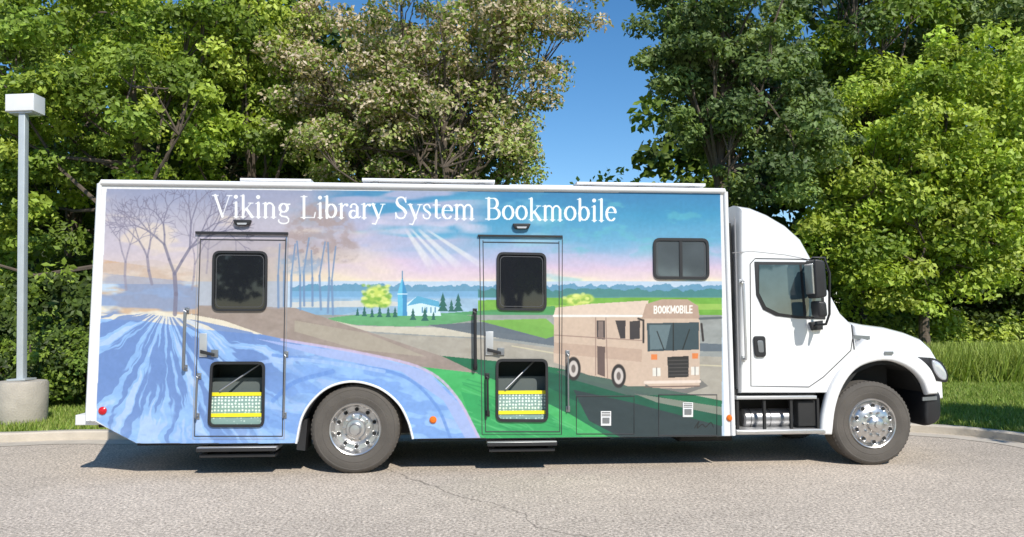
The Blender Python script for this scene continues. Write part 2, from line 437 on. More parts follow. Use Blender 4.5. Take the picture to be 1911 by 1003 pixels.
# ---- lettering
def arcp(cx, cy, rx, ry, a0, a1, n=14):
    return [(cx+rx*math.cos(math.radians(a0+(a1-a0)*i/n)), cy+ry*math.sin(math.radians(a0+(a1-a0)*i/n))) for i in range(n+1)]
T, t_ = .125, .038
def ln(*p, w=T): return ('l', list(p), w)
def bowl(*a, thick=T): return ('b', arcp(*a), thick)
def sf(x, y, h=.105): return ('l', [(x-h, y), (x+h, y)], t_)
GL = {
 'V': (.86, [ln((.12, .98), (.43, .03)), ln((.43, .03), (.74, .98), w=t_), sf(.12, .98, .13), sf(.74, .98, .11)]),
 'i': (.33, [ln((.17, .66), (.17, 0)), sf(.17, .02), ln((.05, .63), (.17, .66), w=t_), ('d', (.16, .93), .08)]),
 'k': (.64, [ln((.15, .98), (.15, 0)), sf(.15, .02), ln((.03, .97), (.15, .98), w=t_), ln((.2, .28), (.48, .64), w=t_), sf(.48, .65, .1), ln((.29, .38), (.54, .02)), sf(.54, .02, .09)]),
 'n': (.66, [ln((.15, .64), (.15, 0)), sf(.15, .02), ln((.03, .63), (.15, .66), w=t_), ('l', arcp(.33, .46, .17, .2, 180, 20), .065), ln((.5, .48), (.5, 0)), sf(.5, .02)]),
 'm': (1.0, [ln((.15, .64), (.15, 0)), sf(.15, .02), ln((.03, .63), (.15, .66), w=t_), ('l', arcp(.32, .46, .16, .2, 180, 20), .065), ln((.49, .48), (.49, 0)), sf(.49, .02), ('l', arcp(.67, .46, .16, .2, 180, 20), .065), ln((.84, .48), (.84, 0)), sf(.84, .02)]),
 'g': (.6, [bowl(.28, .45, .17, .19, 0, 360), ln((.17, .28), (.12, .14), (.2, .07), (.42, .03), (.5, -.06), w=.065), ('l', arcp(.28, -.14, .22, .13, 20, -200), .05), ln((.4, .6), (.55, .62), w=.06)]),
 'L': (.76, [ln((.2, .97), (.2, 0)), sf(.2, .97, .14), ln((.06, .02), (.66, .02), w=t_), ln((.66, .02), (.71, .25), w=.05)]),
 'b': (.64, [ln((.14, .98), (.14, 0.02)), ln((.02, .97), (.14, .98), w=t_), bowl(.33, .33, .21, .3, -180, 180)]),
 'r': (.46, [ln((.15, .64), (.15, 0)), sf(.15, .02), ln((.03, .63), (.15, .66), w=t_), ln((.18, .5), (.3, .63), (.4, .64), w=.055), ('d', (.4, .6), .06)]),
 'a': (.56, [('l', arcp(.25, .49, .15, .16, 160, 0), .055), ('d', (.12, .52), .05), ln((.4, .5), (.4, .08)), ln((.4, .06), (.46, .02), (.55, .08), w=.05), bowl(.22, .18, .15, .17, 60, 330)]),
 'y': (.62, [ln((.09, .64), (.33, .04)), ln((.54, .64), (.32, .02), (.2, -.26), (.06, -.24), w=.05), sf(.09, .65, .1), sf(.53, .65, .1)]),
 'S': (.64, [ln((.53, .97), (.53, .74), w=t_), ('l', catmull([(.53, .76), (.44, .94), (.29, .98), (.14, .9), (.12, .74)], 3), .06), ('l', catmull([(.12, .74), (.2, .6), (.42, .44), (.53, .27)], 3), T*1.05), ('l', catmull([(.53, .27), (.46, .07), (.3, .01), (.14, .08), (.07, .26)], 3), .06), ln((.07, .28), (.07, 0), w=t_)]),
 's': (.48, [('l', catmull([(.38, .5), (.32, .63), (.22, .66), (.1, .59), (.1, .48)], 3), .05), ('l', catmull([(.1, .48), (.18, .38), (.32, .29), (.38, .18)], 3), .09), ('l', catmull([(.38, .18), (.32, .04), (.2, .01), (.09, .07), (.06, .18)], 3), .05)]),
 't': (.4, [ln((.18, .84), (.18, .12)), ln((.18, .1), (.26, .02), (.37, .07), w=.05), ln((.03, .64), (.36, .64), w=t_)]),
 'e': (.56, [bowl(.29, .33, .21, .31, 15, 315), ln((.1, .39), (.49, .39), w=t_)]),
 'o': (.62, [bowl(.31, .33, .23, .31, 0, 360)]),
 'l': (.33, [ln((.17, .98), (.17, 0)), sf(.17, .02), ln((.04, .97), (.17, .98), w=t_)]),
 'B': (.78, [ln((.19, .97), (.19, .02)), sf(.16, .97, .12), sf(.16, .02, .12), ln((.19, .97), (.4, .97), w=t_), ln((.19, .52), (.42, .52), w=t_), ln((.19, .02), (.42, .02), w=t_), bowl(.4, .745, .19, .225, -90, 90), bowl(.42, .27, .26, .25, -90, 90)]),
}
def word(txt, u0, u1, vb0, vb1, cap, col=(255, 255, 255), gl=GL):
    tot = sum(gl[c][0] for c in txt); sx = (u1-u0)/tot; x = 0
    for c in txt:
        adv, st = gl[c]
        f = lambda p: (u0+(x+p[0])*sx, vb0+(vb1-vb0)*(x+p[0])/tot-p[1]*cap)
        for s in st:
            if s[0] == 'l': stroke([f(p) for p in s[1]], s[2]*cap, col)
            elif s[0] == 'd': disc(*f(s[1]), s[2]*sx*1.1, s[2]*cap*1.1, col)
            else:
                pts = s[1]
                for i in range(len(pts)-1):
                    d = np.array(pts[i+1])-np.array(pts[i]); d = d/np.linalg.norm(d)
                    stroke([f(pts[i]), f(pts[i+1])], (t_+(s[2]-t_)*abs(d[1])**1.3)*cap, col)
        x += adv
word('Viking', 249, 341, 238.3, 239.3, 24)
word('Library', 351, 451, 239.4, 240, 24)
word('System', 462, 557, 240.2, 241, 24)
word('Bookmobile', 568, 723, 241.2, 243, 24)
SG = {'B': (1, [('l', [(.15, 0), (.15, 1), (.6, 1), (.75, .78), (.6, .52), (.15, .52)], .17), ('l', [(.6, .52), (.82, .27), (.6, 0), (.15, 0)], .17)]),
 'O': (1.05, [('l', arcp(.5, .5, .36, .48, 0, 360), .17)]), 'K': (1, [('l', [(.15, 0), (.15, 1)], .17), ('l', [(.75, 1), (.2, .45), (.8, 0)], .17)]),
 'M': (1.2, [('l', [(.12, 0), (.12, 1), (.58, .25), (1.02, 1), (1.02, 0)], .17)]), 'I': (.45, [('l', [(.2, 0), (.2, 1)], .17)]),
 'L': (.85, [('l', [(.15, 1), (.15, 0), (.7, 0)], .17)]), 'E': (.9, [('l', [(.72, 1), (.15, 1), (.15, 0), (.72, 0)], .17), ('l', [(.15, .5), (.65, .5)], .17)])}
word('BOOKMOBILE', 766, 812, 344, 343.5, 7.5, (252, 248, 240), SG)
stroke(catmull([(814, 470), (819, 463), (817, 470), (823, 466), (827, 469), (833, 464), (836, 469)], 4), 0.9, (20, 25, 25))
wrap = [(125, 207.5), (844, 212.5), (849, 483), (560, 486), (480, 500), (160, 490), (113, 462), (113.5, 440)]
inside = inpoly(wrap, U, V)
C[~inside] = (236, 236, 236)
C = C*(0.97+0.06*noise2(U, V, 3, 3, 77, 2))[..., None]
LIN = srgb(np.clip(C, 0, 255))*0.84
lum = LIN.mean(-1, keepdims=True); LIN = lum+(LIN-lum)*.95

win1 = roundrect([(249, 399), (310, 399), (309, 467), (245, 467)], 7)
win2 = roundrect([(583, 396), (641, 396), (641, 462), (583, 461)], 7)
mask = inpoly(outline, U, V) & ~inpoly(win1, U, V) & ~inpoly(win2, U, V)
fm = mask[:-1, :-1] & mask[1:, :-1] & mask[:-1, 1:] & mask[1:, 1:]
def fastmesh(name, co, quads, mats, col=None, midx=None, smooth=False):
    me = bpy.data.meshes.new(name); nv, nf = len(co), len(quads)
    me.vertices.add(nv); me.vertices.foreach_set('co', np.ascontiguousarray(co, np.float32).ravel())
    me.loops.add(nf*4); me.loops.foreach_set('vertex_index', np.ascontiguousarray(quads, np.int32).ravel())
    me.polygons.add(nf); me.polygons.foreach_set('loop_start', np.arange(0, nf*4, 4, dtype=np.int32))
    if midx is not None: me.polygons.foreach_set('material_index', midx.astype(np.int32))
    me.update(calc_edges=True)
    me.polygons.foreach_set('use_smooth', np.full(nf, smooth))
    if col is not None:
        a = me.attributes.new('paint', 'FLOAT_COLOR', 'POINT')
        a.data.foreach_set('color', np.concatenate([col, np.ones((nv, 1))], 1).astype(np.float32).ravel())
    for m in mats: me.materials.append(m)
    o = bpy.data.objects.new(name, me); scn.collection.objects.link(o)
    return o
idx = np.arange(NX*NZ).reshape(NZ, NX)
q = np.stack([idx[:-1, :-1][fm], idx[:-1, 1:][fm], idx[1:, 1:][fm], idx[1:, :-1][fm]], 1)
co = np.stack([GX.ravel(), np.zeros(GX.size)-0.0, GZ.ravel()], 1)
used = np.unique(q); remap = np.full(NX*NZ, -1); remap[used] = np.arange(len(used))
pm = bpy.data.materials.new('mural_wrap'); pm.use_nodes = True
nt = pm.node_tree; b = nt.nodes['Principled BSDF']; at = nt.nodes.new('ShaderNodeAttribute'); at.attribute_name = 'paint'
nt.links.new(at.outputs['Color'], b.inputs['Base Color']); b.inputs['Roughness'].default_value = 0.38; b.inputs['Coat Weight'].default_value = 0.35; b.inputs['Coat Roughness'].default_value = 0.08
tc = nt.nodes.new('ShaderNodeTexCoord'); nz = nt.nodes.new('ShaderNodeTexNoise'); nz.inputs['Scale'].default_value = 1.3; nz.inputs['Detail'].default_value = 2
bp = nt.nodes.new('ShaderNodeBump'); bp.inputs['Strength'].default_value = 0.12; bp.inputs['Distance'].default_value = 0.02
nt.links.new(tc.outputs['Object'], nz.inputs['Vector']); nt.links.new(nz.outputs['Fac'], bp.inputs['Height']); nt.links.new(bp.outputs['Normal'], b.inputs['Normal'])
mu = fastmesh('mural_side_panel', co[used], remap[q], [pm], LIN.reshape(-1, 3)[used]); mu.parent = BM

def L3(u, v, y=0.0):
    x, z = P(u, v, y); return (x, y, z)
tube('roof_rail', [L3(119, 200.5, -.005), L3(400, 204, -.005), L3(849, 210, -.005)], 0.035, WHITE2, BM)
tube('rear_corner_post', [L3(117, 202, 0), L3(103, 462, 0)], 0.03, WHITE2, BM)
tube('front_corner_post', [L3(850, 211, 0.0), L3(859, 478, 0.0)], 0.03, WHITE2, BM)
xr0, zr0 = P(119, 199); xr1, zr1 = P(849, 208.5)
rprism('roof_cap', [(xr0, zr0-0.02), (xr1, zr1-0.02), (xr1, zr1+.02), (xr0, zr0+.02)], 0.02, 2.46, WHITE2, BM, 0.02)
for nm, (a, b_, va, vb, yy, d) in {'roof_vent': (281, 364, 195.5, 201, .25, .8), 'solar_panel': (424, 580, 195.5, 202.5, .12, 1.3), 'roof_hatch': (597, 672, 202.5, 206, .3, .7), 'air_conditioner': (676, 827, 199.5, 206, .12, 1.2)}.items():
    xa, za = P(a, va, yy); xb, _ = P(b_, va, yy)
    box(nm, xa, xb, yy, yy+d, za-.035, za, WHITE2, BM, 0.012)
    for fx in (.1, .5, .9):
        xx = xa+(xb-xa)*fx; box(nm+'_bracket', xx-.03, xx+.03, yy+.03, yy+d-.03, za-.12, za-.036, SEAMG, BM)

def plate(name, pts, y0, y1, m, r=0.0, rad=0.0, yl=0.0):
    p = roundrect(pts, rad) if rad else pts
    return rprism(name, PP(p, yl), y0, y1, m, BM, r)
def ring(name, pts, rad, wpx, y0, y1, m, yl=0.0):
    po = PP(roundrect(pts, rad), yl); c = np.mean(pts, 0)
    inn = []
    for p_ in pts:
        d = np.array(p_)-c; inn.append(tuple(np.array(p_)-np.sign(d)*wpx))
    pi_ = PP(roundrect(inn, max(rad-wpx, 1)), yl)
    n = len(po); vs = [(a, y0, b) for a, b in po]+[(a, y0, b) for a, b in pi_]+[(a, y1, b) for a, b in po]+[(a, y1, b) for a, b in pi_]
    fs = []
    for i in range(n):
        j = (i+1) % n
        fs += [(i, j, n+j, n+i), (i, j, 2*n+j, 2*n+i), (n+i, n+j, 3*n+j, 3*n+i), (2*n+i, 2*n+j, 3*n+j, 3*n+i)]
    return obj(name, vs, fs, m, BM)
def seam(name, pts, rad=.006, y=-.002, m=SEAM, yl=0.0):
    tube(name, [(P(u, v, yl)[0], y+yl, P(u, v, yl)[1]) for u, v in pts], rad, m, BM, 6)
def rail(name, u0, v0, u1, v1, m=STEEL, rad=.014, off=-.07, yl=0.0):
    a = P(u0, v0, yl); b = P(u1, v1, yl)
    tube(name, [(a[0], yl, a[1]), (a[0], yl+off, a[1]), (a[0]*.97+b[0]*.03, yl+off, a[1]*.97+b[1]*.03), (a[0]*.03+b[0]*.97, yl+off, a[1]*.03+b[1]*.97), (b[0], yl+off, b[1]), (b[0], yl, b[1])], rad, m, BM, 8)
    for q_ in (a, b): box(name+'_foot', q_[0]-.025, q_[0]+.025, yl-.012, yl, q_[1]-.035, q_[1]+.035, m, BM, .004)

seam('door_seam', [(235, 262), (228, 479)]); seam('door_seam', [(335, 262), (331, 479)]); seam('door_seam', [(228, 479), (331, 479)])
seam('door_frame', [(232, 256), (226, 482), (333, 482), (338, 256)], .004, m=SEAMG)
plate('door_drip_rail', [(230, 254.5), (338, 255.5), (338, 258), (230, 257)], -.035, 0, BLACK)
seam('door_seam', [(235, 263), (335, 264)])
seam('door_seam', [(566, 264), (569, 474)], .005); seam('door_seam', [(655, 265), (656, 474)], .005); seam('door_seam', [(569, 474), (656, 474)])
seam('door_frame', [(562, 259), (565, 477), (658, 477), (659, 260)], .005)
plate('door_drip_rail', [(560, 258), (659, 259), (659, 261), (560, 260)], -.03, 0, BLACK)
seam('door_seam', [(566, 266), (655, 267)])
def window(nm, pts, rad, g, fr=3.2):
    plate(nm+'_glass', [tuple(p) for p in pts], -.008, 0.02, g, 0, rad)
    ring(nm+'_frame', pts, rad, fr, -.022, .01, BLACK)
    c = np.mean(pts, 0); inn = [tuple(c+(np.array(p)-c)*.87) for p in pts]
    ring(nm+'_bead', inn, rad*.8, .8, -.0105, -.006, BEAD)
window('entry_window', [(249.5, 275.5), (314, 276), (313, 342), (248.5, 342)], 9, GLASS, 2.6)
window('service_window', [(582, 277), (640, 278), (640.5, 341.5), (582, 341)], 8, GLASS, 2.6)
window('sliding_window', [(765, 261.5), (830, 262), (831, 307.5), (765.5, 307)], 8, SGLASS, 3.0)
plate('slider_bar', [(795.5, 263), (799, 263), (799.5, 306), (796, 306)], -.02, -.009, BLACK)
ring('step_window_frame', [(247, 397), (311, 397), (310, 469), (243.5, 469)], 8, 3.0, -.022, .012, BLACK)
ring('step_window_frame', [(581, 394), (642, 394), (642.5, 463.5), (581, 463)], 8, 3.0, -.022, .012, BLACK)
for (ua, ub, y1v, y2v, vt, vb) in [(238, 318, 435, 458, 392, 480), (575, 648, 433, 455, 388, 474)]:
    xa, zt = P(ua, vt); xb, zb = P(ub, vb)
    box('stair_well_back', xa, xb, .62, .65, zb, zt+.1, INNER, BM)
    box('stair_well_side', xa-.02, xa, .01, .65, zb, zt, INNER, BM); box('stair_well_side', xb, xb+.02, .01, .65, zb, zt, INNER, BM)
    box('stair_well_roof', xa, xb, .02, .65, zt+.1, zt+.12, INNER, BM)
    z1 = P(ua, y1v, .08)[1]; z2 = P(ua, y2v, .04)[1]
    box('tread_riser', xa, xb, .03, .05, zb, z2, PLATE, BM); box('nosing', xa, xb, .02, .05, z2, z2+.04, YELLOW, BM)
    box('tread_riser', xa, xb, .08, .10, z2+.02, z1, PLATE, BM); box('nosing', xa, xb, .07, .10, z1, z1+.04, YELLOW, BM)
    box('tread', xa, xb, .051, .0799, z2, z2+.019, PLATE, BM)
    z3 = z1+.2
    box('tread_riser', xa, xb, .20, .22, z1-.02, z3, INNER, BM)
    box('tread', xa, xb, .101, .199, z1-.03, z1-.002, PLATE, BM)
    tube('stair_rail', [(xa+.18, .05, z1+.06), (xb-.2, .18, zt-.1)], .012, STEEL, BM)
rail('grab_rail', 219.5, 341, 217.5, 404, rad=.018); rail('grab_rail', 233.5, 413, 231.5, 457, rad=.013); rail('grab_rail', 335.5, 389, 333.5, 456, rad=.011, off=-.05)
rail('grab_rail', 556.5, 342, 557, 403, BLACK, rad=.02); rail('grab_rail', 571, 413, 571.5, 454, rad=.014, m=BLACK); rail('grab_rail', 665, 388, 665.5, 449, rad=.011, off=-.05)
for (u, v) in [(238, 380), (573, 378)]:
    plate('latch_plate', [(u-4, v-14), (u+5, v-14), (u+5, v+12), (u-4, v+12)], -.02, 0, ALU, .004)
    plate('latch_handle', [(u-2, v+4), (u+14, v+8), (u+14, v+11), (u-2, v+8)], -.05, -.021, BLACK, .004)
    plate('keypad', [(u+10, v+4), (u+18, v+4), (u+18, v+12), (u+10, v+12)], -.02, 0, STEEL, .003)
for (u, v) in [(285, 245), (611, 249)]:
    plate('door_lamp', roundrect([(u-11, v-3), (u+11, v-3), (u+8, v+3), (u-8, v+3)], 2), -.05, 0, BLACK, .01)
    plate('door_lamp_lens', [(u-6, v+.5), (u+6, v+.5), (u+5, v+2.5), (u-5, v+2.5)], -.057, -.0501, LAMPG)
for k, (a, b_, c_, d_) in enumerate([(675.5, 743, 435, 476.5), (772, 840, 433.5, 478)]):
    seam('locker_seam', [(a, c_), (b_, c_), (b_, d_), (a, d_), (a, c_)], .006)
for (u, v) in [(710, 459.5), (806, 450)]:
    plate('locker_label', [(u-6, v-8), (u+6, v-8), (u+6, v+8), (u-6, v+8)], -.008, 0, LABEL, .002)
    plate('locker_latch', [(u-4, v-1), (u+4, v-1), (u+4, v+5), (u-4, v+5)], -.016, -.0085, STEEL)
    for k in range(3): plate('label_line', [(u-5, v-7+k*1.8), (u+5, v-7+k*1.8), (u+5, v-6.2+k*1.8), (u-5, v-6.2+k*1.8)], -.0095, -.0082, BLACK)
def lens(u, v, r, m):
    x, z = P(u, v); lathe('marker_lens', [(0, -.03), (r*.6, -.026), (r, -.012), (r, .0)], x, z, m, BM, 20)
lens(120.5, 451, .045, RED); lens(507.5, 461, .042, ORANGE); lens(855, 459, .04, ORANGE)
for (a, b_, v) in [(232, 325, 491), (571, 652, 485)]:
    xa, z = P(a, v); xb, _ = P(b_, v)
    box('fold_step', xa, xb, -.05, .3, z-.04, z, ALU, BM, .008); box('step_edge', xa, xb, -.07, -.0505, z-.045, z-.004, BLACK, BM, .004)
    box('lower_step', xa+.02, xb-.02, -.01, .3, z-.12, z-.085, BLACK, BM, .006)
    box('step_bracket', xa+.05, xa+.09, .06, .2, z-.086, z+.12, DARK, BM); box('step_bracket', xb-.09, xb-.05, .06, .2, z-.086, z+.12, DARK, BM)
xa, za = P(88, 456, .05); xb, zb = P(114, 467, .05)
box('rear_bumper', xa, xb, .05, 2.4, zb, za, WHITE2, BM, .015)
xc, zc = P(150, 470, .1)
box('hitch_beam', xb-.1, xc, .3, 2.2, zb-.06, zb+.02, DARK, BM)
zf = P(600, 481)[1]
box('frame_rail', -2.6, 7.0, .75, .85, zf+.16, zf+.42, DARK, BM); box('frame_rail', -2.6, 7.0, 1.65, 1.75, zf+.16, zf+.42, DARK, BM)
xw = P(484, 470)[0]; xe = P(860, 470)[0]
box('belly_pan', xw+.05, xe-.05, .03, 2.45, zf-.02, zf+.02, DARK, BM)
xl = P(160, 480)[0]; xm = P(347, 480)[0]
box('belly_pan', xl, xm-.02, .03, 2.45, P(250, 487)[1]-.02, P(250, 487)[1]+.02, DARK, BM)
box('wheel_house', xm-.05, xw+.05, .45, .5, .4, 1.15, DARK, BM); box('wheel_house_front', xw+.03, xw+.06, .02, 2.4, zf, 1.1, DARK, BM); box('wheel_house_back', xm-.06, xm-.03, .02, 2.4, zf, 1.1, DARK, BM)
box('wheel_house_top', xm-.05, xw+.05, .02, 2.4, 1.12, 1.15, DARK, BM)
box('generator', 2.1, 3.2, .9, 1.6, .22, zf, DARK, BM, .03); box('tank', 4.0, 4.7, .5, 1.9, .24, zf, DARK, BM, .05)
plate('mud_flap', [(345, 462), (358, 462), (355, 497), (345, 496)], .12, .5, BLACK)
box('drive_axle', -.08, .08, .2, 2.3, .43, .59, DARK, BM)
seam('arch_lip', arch, .014, -.004, WHITE2)

# wheels
def tyre(name, cx, y0, R=.51):
    pr = [(.285, .04), (.30, .02), (.35, .0), (.375, -.004), (.38, -.001), (.41, -.004), (.455, .004), (.462, .001), (.485, .012), (R-.012, .03), (R, .05)]
    y = .05
    for k in range(4):
        pr += [(R, y+.035), (R-.014, y+.038), (R-.014, y+.048), (R, y+.051)]; y += .051
    pr += [(R, .29), (.48, .31), (.40, .32), (.285, .29)]
    lathe(name, pr, cx, R, TYRE, BM, 72, y0)
    v, f = [], []
    for k in range(60):
        a = 2*math.pi*k/60; b0 = len(v)
        for rr, yy in [(R-.03, .018), (R+.004, .045), (R+.004, .075), (R-.03, .075)]:
            for da in (-.022, .022):
                v.append((cx+rr*math.cos(a+da), y0+yy, R+rr*math.sin(a+da)))
        f += [(b0, b0+1, b0+3, b0+2), (b0+2, b0+3, b0+5, b0+4), (b0, b0+2, b0+4, b0+6), (b0+1, b0+7, b0+5, b0+3)]
    obj(name+'_lugs', v, f, TYRE, BM)
def wheel(cx, y0, kind, R=.51):
    tyre('tyre', cx, y0, R)
    if kind == 'rear':
        lathe('rim', [(.30, .045), (.305, .015), (.295, .0), (.282, .008), (.272, .05), (.262, .12), (.25, .145), (.2, .15), (.165, .13), (.15, .125), (0, .125)], cx, R, CHROME, BM, 64, y0)
        lathe('hub', [(.12, .125), (.118, .06), (.105, .045), (.075, .04), (.07, -.01), (.055, -.03), (0, -.034)], cx, R, CHROME, BM, 32, y0)
        hr, hy, lr, ly, hs = .218, .1485, .15, .118, .028
    else:
        lathe('rim', [(.30, .045), (.306, .015), (.296, .0), (.284, .006), (.275, .05), (.262, .06), (.24, .02), (.215, .0), (.18, -.015), (.14, -.03), (0, -.03)], cx, R, CHROME, BM, 64, y0)
        lathe('hub', [(.1, -.03), (.095, -.075), (.08, -.09), (.045, -.1), (.04, -.125), (0, -.13)], cx, R, CHROME, BM, 32, y0)
        hr, hy, lr, ly, hs = .222, .004, .142, -.032, .031
    for k in range(10):
        a = 2*math.pi*(k+.5)/10
        x, z = cx+hr*math.cos(a), R+hr*math.sin(a)
        pr = [(0, -.006), (hs*.85, -.006), (hs, -.009), (hs*1.12, -.004), (hs*1.15, .02)]
        lathe('hand_hole', pr[:2], x, z, DARK, BM, 14, y0+hy-.004); lathe('hand_hole_rim', pr[1:], x, z, CHROME, BM, 14, y0+hy-.004)
        x, z = cx+lr*math.cos(a+.3), R+lr*math.sin(a+.3)
        lathe('lug_nut', [(0, -.035), (.012, -.035), (.017, -.02), (.017, .01)], x, z, CHROME, BM, 6, y0+ly)
wheel(0, .02, 'rear'); tyre('tyre_inner', 0, .37)
wheel(FX, .04, 'front')
tyre('tyre_far', 0, 2.12); tyre('tyre_far', 0, 1.8); tyre('tyre_far', FX, 2.1)
box('front_axle', FX-.06, FX+.06, .2, 2.3, .4, .52, DARK, BM)

# ---- cab
y0c = .10
xb0 = P(860, 300)[0]+.02
cabpx = [(862, 225), (880, 227.5), (900, 235), (922, 247), (940, 262), (951, 281), (968, 312), (985, 343), (998, 357), (1001, 380), (998, 401), (985, 415), (966, 432), (866, 432)]
cabr = [.10, .14, .18, .2, .2, .16, .10, .08, .04, .02, .02, .02, .02, .02]
rprism('cab_body', PP(cabpx, y0c+.06), y0c, 2.48-y0c, WHITE, BM, cabr, .16, 6)
box('cab_gap_seal', xb0-.06, xb0+.03, .2, 2.3, .8, 3.0, DARK, BM)
seam('roof_joint', [(858, 278), (880, 276), (920, 280), (953, 286)], .004, 0, SEAMG, y0c)
# windscreen wraps the front slope of the cab
wp = PP([(956, 290), (984, 341)], y0c+.06)
(xw0, zw0), (xw1, zw1) = wp
nx_, nz_ = (zw0-zw1), (xw1-xw0); L_ = math.hypot(nx_, nz_); nx_, nz_ = nx_/L_*.006, nz_/L_*.006
vs = []
for (x, z) in wp:
    for yy in (.28, 2.2): vs += [(x+nx_, yy, z+nz_)]
for (x, z) in wp:
    for yy in (.28, 2.2): vs += [(x-nx_, yy, z-nz_)]
obj('windscreen', vs, [(0, 1, 3, 2), (4, 5, 7, 6), (0, 1, 5, 4), (2, 3, 7, 6), (0, 2, 6, 4), (1, 3, 7, 5)], CGLASS, BM)
hoodpx = [(990, 352), (1010, 356), (1035, 359), (1058, 364.5), (1076, 371), (1088, 381), (1096, 395), (1100, 415), (1100, 438), (1080, 438), (1060, 404), (1030, 398), (1000, 400)]
rprism('hood', PP(hoodpx, .45), .33, 2.15, WHITE, BM, [.1, .1, .1, .1, .1, .1, .08, .05, .03, .0, .0, .0, .0], .2, 6)
# grille on the nose
xg, zg0 = P(1100.5, 398, .45); _, zg1 = P(1100.5, 428, .45)
box('grille', xg-.05, xg+.012, .75, 1.75, zg1, zg0, BLACK, BM, .01)
for k in range(5):
    z = zg1+(zg0-zg1)*(k+.5)/5; box('grille_bar', xg+.0125, xg+.022, .8, 1.7, z-.01, z+.01, CHROME, BM)
fpx_o = catmull([(962, 478), (964, 455), (972, 428), (985, 407), (1002, 394), (1024, 386), (1050, 385), (1074, 391), (1090, 403), (1098, 418), (1100, 433)], 4)
fpx_i = catmull([(1087, 434), (1080, 418), (1066, 405), (1045, 397), (1024, 398), (1004, 406), (989, 424), (980, 448), (976, 478)], 4)
rprism('fender', PP(fpx_o+fpx_i, .05), .04, .16, WHITE, BM, .035, .05, 4)
rprism('fender_top', PP(catmull([(972, 428), (985, 407), (1002, 394), (1024, 386), (1050, 385), (1074, 391), (1090, 403), (1097, 417)], 4)+[(1090, 414), (1074, 400), (1050, 393), (1024, 393), (1004, 401), (985, 420)], .05), .10, .62, WHITE, BM, .01, .02, 2)
rprism('fender_far', PP(fpx_o+fpx_i, .05), 1.86, 2.44, WHITE, BM, .035, .06, 4)
rprism('cowl_skirt', PP([(966, 420), (1000, 384), (1012, 372), (1060, 384), (1045, 390), (1005, 396), (984, 416), (970, 440)], .25), .22, .5, WHITE, BM, .02, .08, 4)
rprism('wheel_liner', PP([(966, 470), (972, 432), (990, 402), (1025, 392), (1065, 395), (1090, 415), (1096, 436), (1094, 445)] + [(1085, 437), (1066, 408), (1045, 400), (1024, 401), (1004, 409), (990, 426), (981, 450), (977, 470)], .17), .165, 2.3, DARK, BM)
box('engine_block', FX-.55, FX+.5, .5, 1.9, .45, 1.3, DARK, BM, .05)
bump = catmull([(1083, 436), (1086, 430), (1101, 430), (1103.5, 445), (1102, 461), (1090, 468), (1083, 464)], 3, True)
rprism('front_bumper', PP(bump, .12), .1, 2.38, BLACK, BM, .04, .12, 4)
plate('bumper_gloss_strip', [(1086, 437), (1103, 436), (1103, 440), (1086, 441)], .08, .1, STEEL)
rprism('headlamp', PP(catmull([(1083, 395), (1092, 398), (1099, 408), (1099, 416), (1092, 415), (1085, 406)], 3, True), .2), .03, .5, LAMPG, BM, .02)
rprism('headlamp_bezel', PP(catmull([(1081, 393), (1093, 396), (1101, 407), (1101, 418), (1091, 417), (1083, 407)], 3, True), .2), .045, .48, BLACK, BM, .01)
yb = y0c
seam('cab_door_seam', [(879, 290), (880, 424), (948, 425), (965, 414), (985, 396), (997, 385), (999, 372)], .006, -.001, SEAM, yb)
seam('cab_door_seam', [(879, 290), (885, 284), (951, 285)], .006, -.001, SEAM, yb)
seam('cab_rear_seam', [(861, 240), (866, 430)], .008, -.001, SEAMG, yb)
seam('hood_seam', [(998, 357), (1001, 384)], .008, -.001, SEAM, yb)
gp = [(889, 291), (948, 291), (954, 302), (961, 325), (963, 348), (935, 347), (912, 344), (897, 337), (889, 322)]
rprism('cab_window_seal', PP([(884, 287.5), (951, 288), (958, 301), (965, 325), (967, 350.5), (935, 350), (909, 347), (894, 340), (886, 324)], yb), yb-.012, yb+.0, BLACK, BM, .004)
rprism('cab_window_glass', PP(gp, yb), yb-.018, yb-.0125, CGLASS, BM)
plate('cab_window_post', [(936, 291), (938.5, 291), (944, 347), (941, 347)], yb-.022, yb-.0185, BLACK, yl=yb)
rprism('door_handle', PP(roundrect([(882, 369), (896, 369), (897, 392), (884, 392)], 4), yb), yb-.03, yb, BLACK, BM, .008)
rprism('door_handle_cup', PP(roundrect([(886, 374), (893, 374), (894, 387), (888, 387)], 2), yb), yb-.036, yb-.0305, STEEL, BM, .002)
rail('cab_grab_rail', 868, 310, 871, 394, mat('light_rail', (.6, .6, .6), .3, .6), .016, -.09, yb)
plate('hood_vent', [(1000, 368), (1018, 369), (1018, 373), (1000, 372)], .30, .33, STEEL, yl=.33)
plate('badge', [(1036, 386), (1046, 386), (1046, 389), (1036, 389)], .02, .04, STEEL, yl=.04)
ym = -.28
rprism('mirror_housing', PP(roundrect([(954, 284), (967, 286), (970, 326), (957, 328)], 4), ym), ym, ym+.24, BLACK, BM, .02)
rprism('mirror_glass', [(a-.015, b) for a, b in PP(roundrect([(953.5, 289), (960, 289), (962, 322), (956, 323)], 2), ym)], ym+.03, ym+.22, CHROME, BM, .005)
rprism('spot_mirror', PP(roundrect([(958, 330), (969, 331), (971, 348), (960, 349)], 4), ym), ym, ym+.2, BLACK, BM, .03)
def t3(nm, pts, r, m): tube(nm, [L3(*p) for p in pts], r, m, BM)
t3('mirror_arm', [(946, 289, yb), (953, 283, ym+.15), (966, 283, ym+.12), (972, 300, ym+.12), (972, 345, ym+.12), (968, 356, ym+.12), (951, 358, yb)], .016, BLACK)
t3('mirror_arm', [(958, 318, yb), (968, 318, ym+.14)], .014, BLACK)
